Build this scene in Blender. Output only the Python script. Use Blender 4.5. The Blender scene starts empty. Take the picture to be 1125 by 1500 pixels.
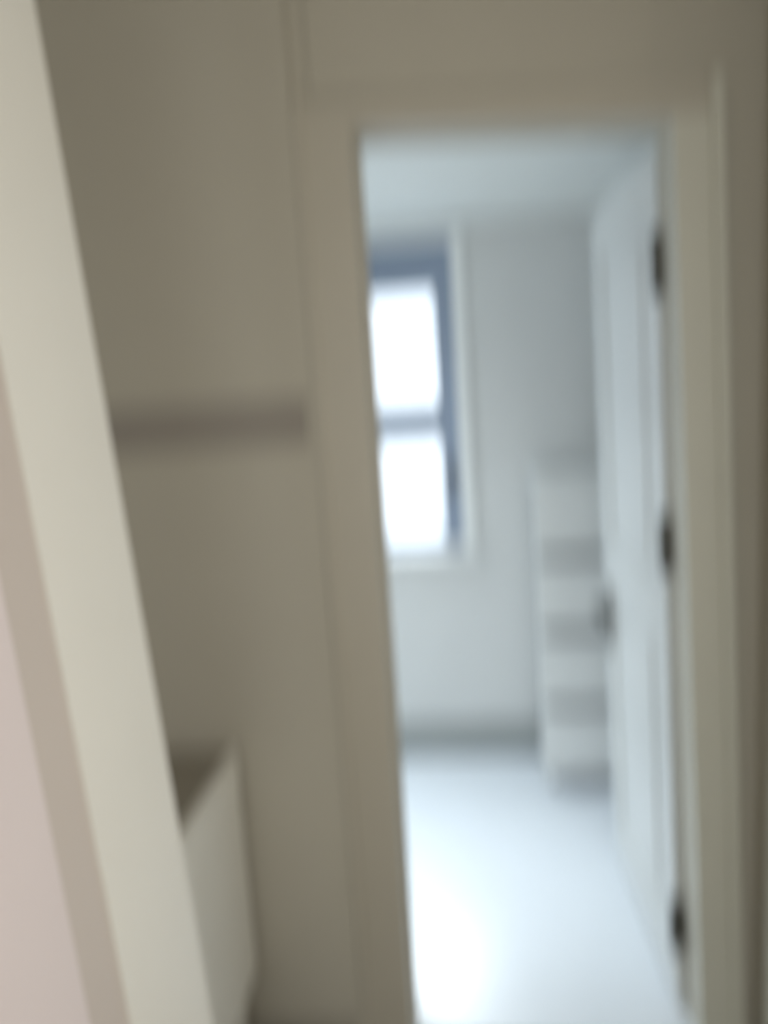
import bpy, bmesh, math, random
from mathutils import Vector, Matrix, Euler
R = math.radians
S = bpy.context.scene
C = S.collection
random.seed(4)

# ---------------------------------------------------------------- camera
cd = bpy.data.cameras.new('camera'); cam = bpy.data.objects.new('camera', cd); C.objects.link(cam)
cd.sensor_fit = 'VERTICAL'; cd.sensor_height = 36.0; cd.lens = 25.99; cd.clip_start = 0.02
cam.matrix_world = (Matrix.Translation((0, 0, 1.6)) @ Matrix.Rotation(R(6.7), 4, 'Z')
                    @ Matrix.Rotation(R(81), 4, 'X') @ Matrix.Rotation(R(-3.8), 4, 'Z'))
# the photograph is badly out of focus: real lens blur, focused far too near
cd.dof.use_dof = True; cd.dof.focus_distance = 0.35
cd.dof.aperture_fstop = 1.05; cd.dof.aperture_ratio = 3.0
S.camera = cam
S.view_settings.view_transform = 'Standard'; S.view_settings.look = 'None'
S.view_settings.exposure = 0.14; S.view_settings.gamma = 1.0
S.view_settings.use_curve_mapping = False

# ---------------------------------------------------------------- light
W = bpy.data.worlds.new('sky'); S.world = W; W.use_nodes = True
bg = W.node_tree.nodes['Background']; bg.inputs[0].default_value = (0.86, 0.93, 1.0, 1); bg.inputs[1].default_value = 1.9

def area(name, loc, rot, sx, sy, power, col):
    l = bpy.data.lights.new(name, 'AREA'); l.shape = 'RECTANGLE'; l.size = sx; l.size_y = sy
    l.energy = power; l.color = col
    o = bpy.data.objects.new(name, l); C.objects.link(o); o.location = loc; o.rotation_euler = rot
    return o
# hazy high sun outside the far window
sl = bpy.data.lights.new('sun', 'SUN'); sl.energy = 13.0; sl.angle = R(45); sl.color = (0.97, 0.99, 1.0)
sun = bpy.data.objects.new('sun', sl); C.objects.link(sun)
sun.rotation_euler = Vector((0.05, -0.54, -1.0)).to_track_quat('-Z', 'Y').to_euler()
# added daylight outside an invented, unseen side window, to brighten the inner room
area('added_side_daylight', (-1.75, 2.45, 2.9), (0, R(-33), 0), 1.3, 1.1, 50, (0.90, 0.96, 1.0))
# window of the room behind the camera, and an added fill lamp at the solid right wall to brighten the left leaf
area('rear_window_light', (-0.15, -2.35, 1.25), (R(90), 0, 0), 1.6, 1.5, 8.0, (1.0, 0.955, 0.87))
area('side_fill_light', (0.60, 0.36, 1.50), (0, R(90), 0), 1.5, 0.9, 9.0, (1.0, 0.95, 0.89))

# ---------------------------------------------------------------- materials
def mat(name, col, rough=0.6, var=0.03, scale=6.0, bump=0.04, metal=0.0, spec=0.5):
    m = bpy.data.materials.new(name); m.use_nodes = True
    nt = m.node_tree; b = nt.nodes['Principled BSDF']
    b.inputs['Roughness'].default_value = rough; b.inputs['Metallic'].default_value = metal
    b.inputs['Specular IOR Level'].default_value = spec
    tc = nt.nodes.new('ShaderNodeTexCoord')
    n = nt.nodes.new('ShaderNodeTexNoise'); n.inputs['Scale'].default_value = scale; n.inputs['Detail'].default_value = 4
    nt.links.new(tc.outputs['Object'], n.inputs['Vector'])
    mx = nt.nodes.new('ShaderNodeMix'); mx.data_type = 'RGBA'
    mx.inputs[6].default_value = (*[c * (1 - var) for c in col], 1)
    mx.inputs[7].default_value = (*[min(1, c * (1 + var)) for c in col], 1)
    nt.links.new(n.outputs['Fac'], mx.inputs[0]); nt.links.new(mx.outputs[2], b.inputs['Base Color'])
    if bump:
        n2 = nt.nodes.new('ShaderNodeTexNoise'); n2.inputs['Scale'].default_value = 140
        bp = nt.nodes.new('ShaderNodeBump'); bp.inputs['Strength'].default_value = bump; bp.inputs['Distance'].default_value = 0.002
        nt.links.new(tc.outputs['Object'], n2.inputs['Vector'])
        nt.links.new(n2.outputs['Fac'], bp.inputs['Height']); nt.links.new(bp.outputs['Normal'], b.inputs['Normal'])
    return m
M = {
 'hall_paint': mat('hall_paint', (0.515, 0.483, 0.40)),
 'casing': mat('casing_paint', (0.525, 0.49, 0.408), 0.45),
 'casing_r': mat('casing_paint_pale', (0.66, 0.65, 0.56), 0.45),
 'inner_paint': mat('inner_paint', (0.66, 0.67, 0.66)),
 'ceiling': mat('ceiling_paint', (0.78, 0.805, 0.775)),
 'white': mat('white_lacquer', (0.74, 0.73, 0.67), 0.4),
 'pink_lit': mat('white_lacquer_pink_lit', (0.69, 0.62, 0.615), 0.45),  # warm pink light on the panel field, put into its colour
 'leaf_border_shade': mat('leaf_border_shade', (0.54, 0.485, 0.44), 0.45),  # shade along the panel moulding, put into the border colour
 'door_white': mat('door_white', (0.70, 0.715, 0.70), 0.35),
 'cupboard': mat('cupboard_taupe', (0.515, 0.485, 0.405), 0.5),
 'groove': mat('groove_painted_shade', (0.34, 0.31, 0.27), 0.7),  # shade inside the shallow cupboard recess, painted as a darker colour
 'dark_top': mat('dark_top', (0.33, 0.305, 0.255), 0.5),
 'alu': mat('aluminium_bluegrey', (0.27, 0.33, 0.43), 0.4, metal=0.2),
 'trim': mat('window_trim_white', (0.86, 0.88, 0.87), 0.5),
 'tile': mat('white_floor', (0.84, 0.885, 0.93), 0.28, bump=0.01),
 'hall_floor': mat('hall_floor', (0.36, 0.34, 0.30), 0.5),
 'metal': mat('dark_metal', (0.13, 0.13, 0.12), 0.35, metal=0.5),
 'cabinet_white': mat('cabinet_white', (0.86, 0.85, 0.79), 0.4),
 'plastic': mat('plastic_white', (0.80, 0.82, 0.81), 0.35),
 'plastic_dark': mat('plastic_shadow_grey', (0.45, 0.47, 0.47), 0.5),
 'skirt': mat('grey_skirting', (0.30, 0.32, 0.31), 0.5),
}
def glass():
    m = bpy.data.materials.new('window_glass'); m.use_nodes = True; nt = m.node_tree
    nt.nodes.clear(); out = nt.nodes.new('ShaderNodeOutputMaterial')
    t = nt.nodes.new('ShaderNodeBsdfTransparent'); g = nt.nodes.new('ShaderNodeBsdfGlossy')
    t.inputs[0].default_value = (0.96, 0.985, 1, 1); g.inputs['Roughness'].default_value = 0.02
    mx = nt.nodes.new('ShaderNodeMixShader')
    mx.inputs[0].default_value = 0.06; nt.links.new(t.outputs[0], mx.inputs[1]); nt.links.new(g.outputs[0], mx.inputs[2])
    nt.links.new(mx.outputs[0], out.inputs[0]); return m
M['glass'] = glass()

# ---------------------------------------------------------------- helpers
def bx(bm, x0, x1, y0, y1, z0, z1, bev=0.0):
    t = bmesh.new(); bmesh.ops.create_cube(t, size=1)
    for v in t.verts:
        v.co = Vector((x0 + (v.co.x + .5) * (x1 - x0), y0 + (v.co.y + .5) * (y1 - y0), z0 + (v.co.z + .5) * (z1 - z0)))
    if bev: bmesh.ops.bevel(t, geom=t.edges[:], offset=bev, segments=2, affect='EDGES', profile=0.7)
    merge(bm, t); return bm
def merge(bm, t):
    me = bpy.data.meshes.new('tmp'); t.to_mesh(me); t.free(); bm.from_mesh(me); bpy.data.meshes.remove(me)
def prism_y(bm, pts, y0, y1):
    """polygon in x,z extruded along y"""
    a = [bm.verts.new((x, y0, z)) for x, z in pts]; b = [bm.verts.new((x, y1, z)) for x, z in pts]
    n = len(pts); bm.faces.new(a); bm.faces.new(b[::-1])
    for i in range(n): bm.faces.new((a[i], b[i], b[(i + 1) % n], a[(i + 1) % n]))
    bmesh.ops.recalc_face_normals(bm, faces=bm.faces[:]); return bm
def cyl(bm, p, axis, r, h, seg=20, bev=0.0, r2=None):
    t = bmesh.new(); bmesh.ops.create_cone(t, cap_ends=True, segments=seg, radius1=r, radius2=r if r2 is None else r2, depth=h)
    q = Vector((0, 0, 1)).rotation_difference(Vector(axis)); bmesh.ops.transform(t, matrix=Matrix.Translation(p) @ q.to_matrix().to_4x4(), verts=t.verts[:])
    merge(bm, t); return bm
def obj(name, bm, m, parent=None, smooth=False):
    me = bpy.data.meshes.new(name); bm.to_mesh(me); bm.free(); me.materials.append(M[m])
    o = bpy.data.objects.new(name, me); C.objects.link(o)
    if smooth:
        for p in me.polygons: p.use_smooth = True
    if parent: o.parent = parent
    return o
def B(*a, bev=0.0): return bx(bmesh.new(), *a, bev=bev)
def struct(name, bm, m, label=None, parent=None):
    o = obj(name, bm, m, parent)
    if not parent: o['kind'] = 'structure'
    if label: o['label'] = label
    return o
def root(name, loc=(0, 0, 0), label=None, cat=None, kind=None, rot=(0, 0, 0)):
    o = bpy.data.objects.new(name, None); C.objects.link(o); o.location = loc; o.rotation_euler = rot
    o.empty_display_size = .1
    if label: o['label'] = label
    if cat: o['category'] = cat
    if kind: o['kind'] = kind
    return o

D, FW = 1.62, 3.09          # door wall, far wall
DT = 0.10                   # door wall thickness
XL0, XR_T, XR_B, ZT, ZR = -0.207, 0.430, 0.49, 2.14, 2.10   # the opening; its right jamb is slightly out of plumb

# ---------------------------------------------------------------- structure
struct('floor', B(-1.3, 0.9, -2.6, D, -0.1, 0), 'hall_floor', 'dull taupe hallway floor in front of the doorway')
struct('floor', B(-0.9, 0.85, D, 3.5, -0.1, 0.0), 'tile', 'glossy white floor of the bright inner room')
struct('ceiling', B(-1.3, 0.9, -2.6, D, 2.6, 2.7), 'hall_paint', 'plain hallway ceiling')
struct('ceiling', B(-0.9, 0.85, D + DT, FW + .1, 2.25, 2.35), 'ceiling', 'low pale ceiling of the inner room')
bm = bmesh.new()
prism_y(bm, [(-1.3, 0), (XL0, 0), (XL0, ZT), (-1.3, ZT)], D, D + DT)
prism_y(bm, [(XR_B, 0), (0.9, 0), (0.9, ZR), (XR_T, ZR)], D, D + DT)
prism_y(bm, [(-1.3, ZT), (XL0, ZT), (XR_T, ZR), (0.9, ZR), (0.9, 2.6), (-1.3, 2.6)], D, D + DT)
struct('wall_front', bm, 'hall_paint', 'taupe painted wall holding the open doorway')
struct('wall_right', B(0.61, 0.71, -2.6, D, 0, 2.6), 'hall_paint', 'taupe wall along the right edge of the hallway')
struct('wall_left', B(-1.3, -1.2, -2.6, D, 0, 2.6), 'hall_paint', 'taupe hallway wall behind the low white cabinet')
bm = bmesh.new()
for a in ((-1.2, -0.9, 0, 0.6), (-1.2, -0.95, 0.6, 2.3), (0.55, 0.61, 0, 2.3)): bx(bm, a[0], a[1], -2.5, -2.4, a[2], a[3])
bx(bm, -0.9, 0.55, -2.5, -2.4, 0, 0.4); bx(bm, -1.2, 0.61, -2.5, -2.4, 2.1, 2.6)
struct('wall_rear', bm, 'hall_paint', 'hallway wall behind the viewpoint, with a window opening')
# inner room
bm = bmesh.new()
WX0, WX1, WZ0, WZ1 = -0.47, -0.03, 0.945, 2.20
bx(bm, -0.9, WX0, FW, FW + .14, 0, 2.6); bx(bm, WX1, 0.85, FW, FW + .14, 0, 2.6)
bx(bm, WX0, WX1, FW, FW + .14, 0, WZ0); bx(bm, WX0, WX1, FW, FW + .14, WZ1, 2.6)
struct('wall_far', bm, 'inner_paint', 'pale grey far wall with the tall window')
bm = bmesh.new()
bx(bm, -.9, -.8, D + DT, 1.86, 0, 2.6); bx(bm, -.9, -.8, 2.96, FW, 0, 2.6); bx(bm, -.9, -.8, 1.86, 2.96, 2.12, 2.6); bx(bm, -.9, -.8, 1.86, 2.96, 0, .10)
struct('wall_inner_left', bm, 'inner_paint', 'inner room wall left of the window')
struct('wall_inner_right', B(0.66, 0.76, D + DT, FW, 0, 2.6), 'inner_paint', 'inner room wall behind the open door leaf')
struct('baseboard_far', B(-0.8, 0.66, FW - .012, FW, 0, 0.15, bev=.003), 'skirt', 'grey skirting along the foot of the far wall')

# door casings (near side) and jamb lining
t = root('trim_1', (0, 0, 0), 'taupe door casing around the open doorway', kind='structure')
y0, y1 = D - .022, D
o = obj('casing_side', prism_y(bmesh.new(), [(-.315, 0), (XL0, 0), (XL0, ZT + .0), (-.315, ZT + .0)], y0, y1), 'casing', t)
o = obj('casing_side', prism_y(bmesh.new(), [(XR_B, 0), (XR_B + .085, 0), (XR_T + .085, ZR), (XR_T, ZR)], y0, y1), 'casing_r', t)
o['label'] = 'paler right-hand casing board beside the hinges'
obj('casing_head', prism_y(bmesh.new(), [(-.315, ZT), (XL0, ZT), (XR_T, ZR), (XR_T + .085, ZR), (XR_T + .085, ZR + .06), (-.315, ZT + .06)], y0, y1), 'casing', t)
obj('outer_bead', prism_y(bmesh.new(), [(-.322, 0), (-.302, 0), (-.302, ZT + .065), (-.322, ZT + .065)], y0 - .01, y1), 'casing', t)
obj('outer_bead', prism_y(bmesh.new(), [(XR_B + .068, 0), (XR_B + .09, 0), (XR_T + .09, ZR + .065), (XR_T + .068, ZR + .065)], y0 - .01, y1), 'casing_r', t)
obj('door_stop', prism_y(bmesh.new(), [(XL0, 0), (XL0 + .012, 0), (XL0 + .012, ZT), (XL0, ZT)], D + .035, D + .065), 'casing', t)
# transom board over the doorway, with shadow joints at its two ends
t2 = root('trim_2', (0, 0, 0), 'flush board above the doorway with a thin joint at each end', kind='structure')
obj('transom_board', prism_y(bmesh.new(), [(-.285, ZT + .068), (XL0, ZT + .068), (.40, ZR + .070), (.40, 2.598), (-.285, 2.598)], D - .008, D), 'hall_paint', t2)

# ---------------------------------------------------------------- inner door leaf, open into the inner room
HX, HY = .502, D + DT + .006
L = root('door_1', (HX, HY, 0), 'white panelled door standing open into the bright inner room', kind='structure')
L.matrix_world = Matrix.Translation((HX, HY, 0)) @ Matrix.Rotation(R(-1.1), 4, 'Y') @ Matrix.Rotation(R(92.0), 4, 'Z')
LW, LH, LT = .665, 2.08, .036       # local x along the leaf, local +y towards the doorway opening (world -x)
bm = bmesh.new(); st = .10
bx(bm, 0, st + .02, 0, LT, .01, LH, bev=.002); bx(bm, LW - st, LW, 0, LT, .01, LH, bev=.002)
for z0, z1 in ((.01, .17), (.98, 1.10), (LH - .12, LH)): bx(bm, st + .02, LW - st, 0, LT, z0, z1, bev=.001)
obj('leaf_frame', bm, 'door_white', L)
for z0, z1 in ((.17, .98), (1.10, LH - .12)):
    p = obj('panel', B(st + .02, LW - st, .010, LT - .012, z0, z1), 'door_white', L)
    bm = bmesh.new()
    bx(bm, st + .065, LW - st - .045, .006, LT - .004, z0 + .045, z1 - .045, bev=.006)
    obj('raised_field', bm, 'door_white', p)
h = obj('door_handle', bx(bmesh.new(), LW - .085, LW - .045, LT, LT + .008, .76, .96, bev=.003), 'metal', L)
h['label'] = 'dark lever handle on a long back plate'
bm = cyl(bmesh.new(), (LW - .065, LT + .028, .89), (0, 1, 0), .011, .042)
bx(bm, LW - .185, LW - .054, LT + .040, LT + .056, .879, .901, bev=.005)
obj('lever', bm, 'metal', h)
for z in (1.84, 1.22, .25):
    bm = cyl(bmesh.new(), (-.008, LT + .005, z), (0, 0, 1), .012, .13)
    bx(bm, -.004, .0005, .002, LT, z - .065, z + .065); 
    g = obj('hinge', bm, 'metal', L)

# ---------------------------------------------------------------- window
wd = root('window_1', (0, 0, 0), 'tall window of two stacked panes in a blue-grey frame', kind='structure')
yf = FW + .03
bm = bmesh.new(); fw = .055
bx(bm, WX0, WX0 + fw, yf, yf + .06, WZ0, WZ1, bev=.004); bx(bm, WX1 - .08, WX1, yf, yf + .06, WZ0, WZ1, bev=.004)
bx(bm, WX0 + fw, WX1 - .08, yf, yf + .06, WZ1 - .20, WZ1, bev=.004); bx(bm, WX0 + fw, WX1 - .08, yf, yf + .06, WZ0, WZ0 + .04, bev=.004)
obj('window_frame', bm, 'alu', wd)
obj('transom_bar', B(WX0 + fw, WX1 - .08, yf - .005, yf + .065, 1.40, 1.545, bev=.004), 'alu', wd)
for z0, z1 in ((WZ0 + .04, 1.40), (1.545, WZ1 - .20)):
    obj('pane', B(WX0 + fw, WX1 - .08, yf + .028, yf + .034, z0, z1), 'glass', wd)
bm = bmesh.new()
bx(bm, WX1, WX1 + .05, FW - .014, FW, WZ0 - .03, WZ1 + .03, bev=.003); bx(bm, WX0 - .05, WX0, FW - .014, FW, WZ0 - .03, WZ1 + .03, bev=.003)
bx(bm, WX0, WX1, FW - .014, FW, WZ1, WZ1 + .03, bev=.003)
obj('window_casing', bm, 'trim', wd)
obj('window_sill', B(WX0 - .05, WX1 + .06, FW - .045, FW + .03, WZ0 - .03, WZ0, bev=.006), 'trim', wd)
bm = B(WX1 - .052, WX1 - .03, yf - .012, yf, 1.22, 1.30, bev=.003); bx(bm, WX1 - .048, WX1 - .034, yf - .03, yf - .010, 1.16, 1.27, bev=.004)
obj('latch', bm, 'metal', wd)

w2 = root('added_window_2', (0, 0, 0), 'tall side window of the inner room, added out of view to let in light', kind='structure')  # added where the camera cannot see it, to brighten the inner floor
bm = bmesh.new()
for a, b in ((1.86, 1.91), (2.385, 2.435), (2.91, 2.96)): bx(bm, -.87, -.82, a, b, .10, 2.12)
for a, b in ((.10, .15), (2.07, 2.12)): bx(bm, -.869, -.821, 1.91, 2.91, a, b)
obj('window_frame', bm, 'alu', w2)
for a, b in ((1.91, 2.385), (2.435, 2.91)): obj('pane', B(-.848, -.842, a, b, .15, 2.07), 'glass', w2)

# ---------------------------------------------------------------- drawer tower in the corner of the inner room
ux0, ux1, uy0, uy1 = .245, .60, 2.80, 3.07
T = root('drawer_tower', (ux0, uy0, 0), 'pale grey four-drawer tower in the corner beyond the open door', 'drawer unit')
uw, ud, uh = ux1 - ux0, uy1 - uy0, 1.26
bm = bmesh.new()
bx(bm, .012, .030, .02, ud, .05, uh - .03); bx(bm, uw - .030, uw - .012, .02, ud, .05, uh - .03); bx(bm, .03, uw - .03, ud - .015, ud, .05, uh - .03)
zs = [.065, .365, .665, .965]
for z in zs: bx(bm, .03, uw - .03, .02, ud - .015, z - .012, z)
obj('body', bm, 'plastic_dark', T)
obj('top_board', B(-.004, uw + .004, -.008, ud, uh - .03, uh, bev=.006), 'plastic', T)
for z in zs:
    d = bmesh.new(); hgt = .268
    # drawer box: front, sides, bottom
    bx(d, -.004, uw + .004, -.022, .0, z + .004, z + hgt, bev=.006)
    bx(d, .032, .038, .0, ud - .03, z + .006, z + hgt - .03); bx(d, uw - .038, uw - .032, .0, ud - .03, z + .006, z + hgt - .03)
    bx(d, .038, uw - .038, .0, ud - .03, z + .006, z + .012)
    dr = obj('drawer', d, 'plastic', T)
    hb = B(-.008, uw + .008, -.034, -.020, z + .010, z + .05, bev=.006)
    obj('lip_handle', hb, 'plastic', dr)
for sx in (.03, uw - .06):
    for sy in (.03, ud - .06):
        obj('foot', cyl(bmesh.new(), (sx + .015, sy + .015, .025), (0, 0, 1), .014, .05, r2=.02), 'plastic_dark', T)

# ---------------------------------------------------------------- built-in cupboard left of the doorway
cx0, cx1 = -1.19, -.3225
K = root('built_in_cupboard', (cx0, D, 0), 'tall taupe built-in cupboard left of the doorway, split by a recess with painted-in shade', 'cupboard')
kw = cx1 - cx0; kd = .030
bm = bmesh.new()
bx(bm, 0, .02, -kd + .02, -.001, 0, 2.595); bx(bm, kw - .02, kw, -kd + .006, -.001, 0, 2.595); bx(bm, .02, kw - .02, -.012, -.001, 0, 2.595)
obj('body', bm, 'cupboard', K)
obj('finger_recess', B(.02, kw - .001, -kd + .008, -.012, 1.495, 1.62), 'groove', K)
obj('upper_door', B(.002, kw - .002, -kd, -kd + .016, 1.605, 2.56, bev=.002), 'cupboard', K)
obj('lower_door', B(.002, kw - .002, -kd, -kd + .016, .06, 1.505, bev=.002), 'cupboard', K)
obj('plinth', B(.02, kw - .02, -kd + .012, -.012, 0, .06), 'dark_top', K)

# ---------------------------------------------------------------- low white cabinet against the cupboard
lx0, lx1, ly0, ly1 = -1.15, -.572, .98, D - .048
A = root('low_cabinet', (lx1, ly1, 0), 'low white cabinet with a dark top, standing on legs at lower left', 'cabinet')
lw, ld = lx1 - lx0, ly1 - ly0
Z0, Z1 = .225, .795
bm = bmesh.new()
bx(bm, -.018, 0, -ld, 0, Z0, Z1 - .02, bev=.002); bx(bm, -lw, -lw + .018, -ld, 0, Z0, Z1 - .02, bev=.002)
bx(bm, -lw + .018, -.018, -ld, 0, Z0, Z0 + .018); bx(bm, -lw + .018, -.018, -.012, 0, Z0 + .018, Z1 - .02)
obj('carcass', bm, 'cabinet_white', A)
bm = B(-lw + .001, -.014, -ld + .012, -.001, Z1 - .02, Z1 - .002, bev=.001)
t_ = obj('top_panel', bm, 'dark_top', A); t_['label'] = 'dark brown-grey top'
bm = B(-.014, .004, -ld - .004, 0, Z1 - .085, Z1 + .004, bev=.002)
obj('edge_rail', bm, 'cabinet_white', A)
fr = obj('drawer', B(-lw + .004, -.020, -ld - .018, -ld - .001, Z1 - .19, Z1 - .025, bev=.002), 'white', A)
obj('knob', cyl(bmesh.new(), (-lw / 2, -ld - .030, Z1 - .11), (0, 1, 0), .012, .024), 'metal', fr)
for a, b in ((-lw + .004, -lw / 2 - .002), (-lw / 2 + .002, -.020)):
    dd = obj('cabinet_door', B(a, b, -ld - .018, -ld - .001, Z0 + .004, Z1 - .195, bev=.002), 'white', A)
    s = b - .03 if a < -lw / 2 - .01 else a + .03
    obj('knob', cyl(bmesh.new(), (s, -ld - .030, .55), (0, 1, 0), .012, .024), 'metal', dd)
for x in (-.045, -lw + .045):
    for y in (-.045, -ld + .045):
        obj('leg', cyl(bmesh.new(), (x, y, Z0 / 2), (0, 0, 1), .014, Z0, r2=.02), 'white', A)

# ---------------------------------------------------------------- near door leaf along the left edge
N = root('door_2', (-.446, .85, 1.99), 'near white door leaf along the left edge, hanging slightly out of true', kind='structure', rot=(0, R(-3.1), 0))
# local: leaf face at x = 0 looking +x, free edge at y = 0, leaf runs back to y = -.76; z 0 = near its top
zt, zb = .25, -1.97
bm = bmesh.new()
bx(bm, -.038, 0, -.185, 0, zb, zt, bev=.0006); bx(bm, -.038, 0, -.76, -.66, zb, zt, bev=.004)
for z0, z1 in ((zb, zb + .18), (zt - .14, zt)): bx(bm, -.038, 0, -.66, -.185, z0, z1, bev=.002)
obj('leaf_frame', bm, 'white', N)
p = obj('panel', B(-.030, -.003, -.66, -.185, zb + .18, zt - .14), 'leaf_border_shade', N); p['label'] = 'recessed panel border with moulding shade painted into its colour'
bm = bmesh.new(); bx(bm, -.030, -.001, -.60, -.250, zb + .24, zt - .20, bev=.0006)
obj('raised_field', bm, 'pink_lit', p)['label'] = 'white panel field with warm pink light painted in'
for z in (-.1, -1.0, -1.8):
    bm = cyl(bmesh.new(), (.004, -.768, z), (0, 0, 1), .008, .10); bx(bm, -.03, 0, -.765, -.76, z - .05, z + .05)
    obj('hinge', bm, 'metal', N)
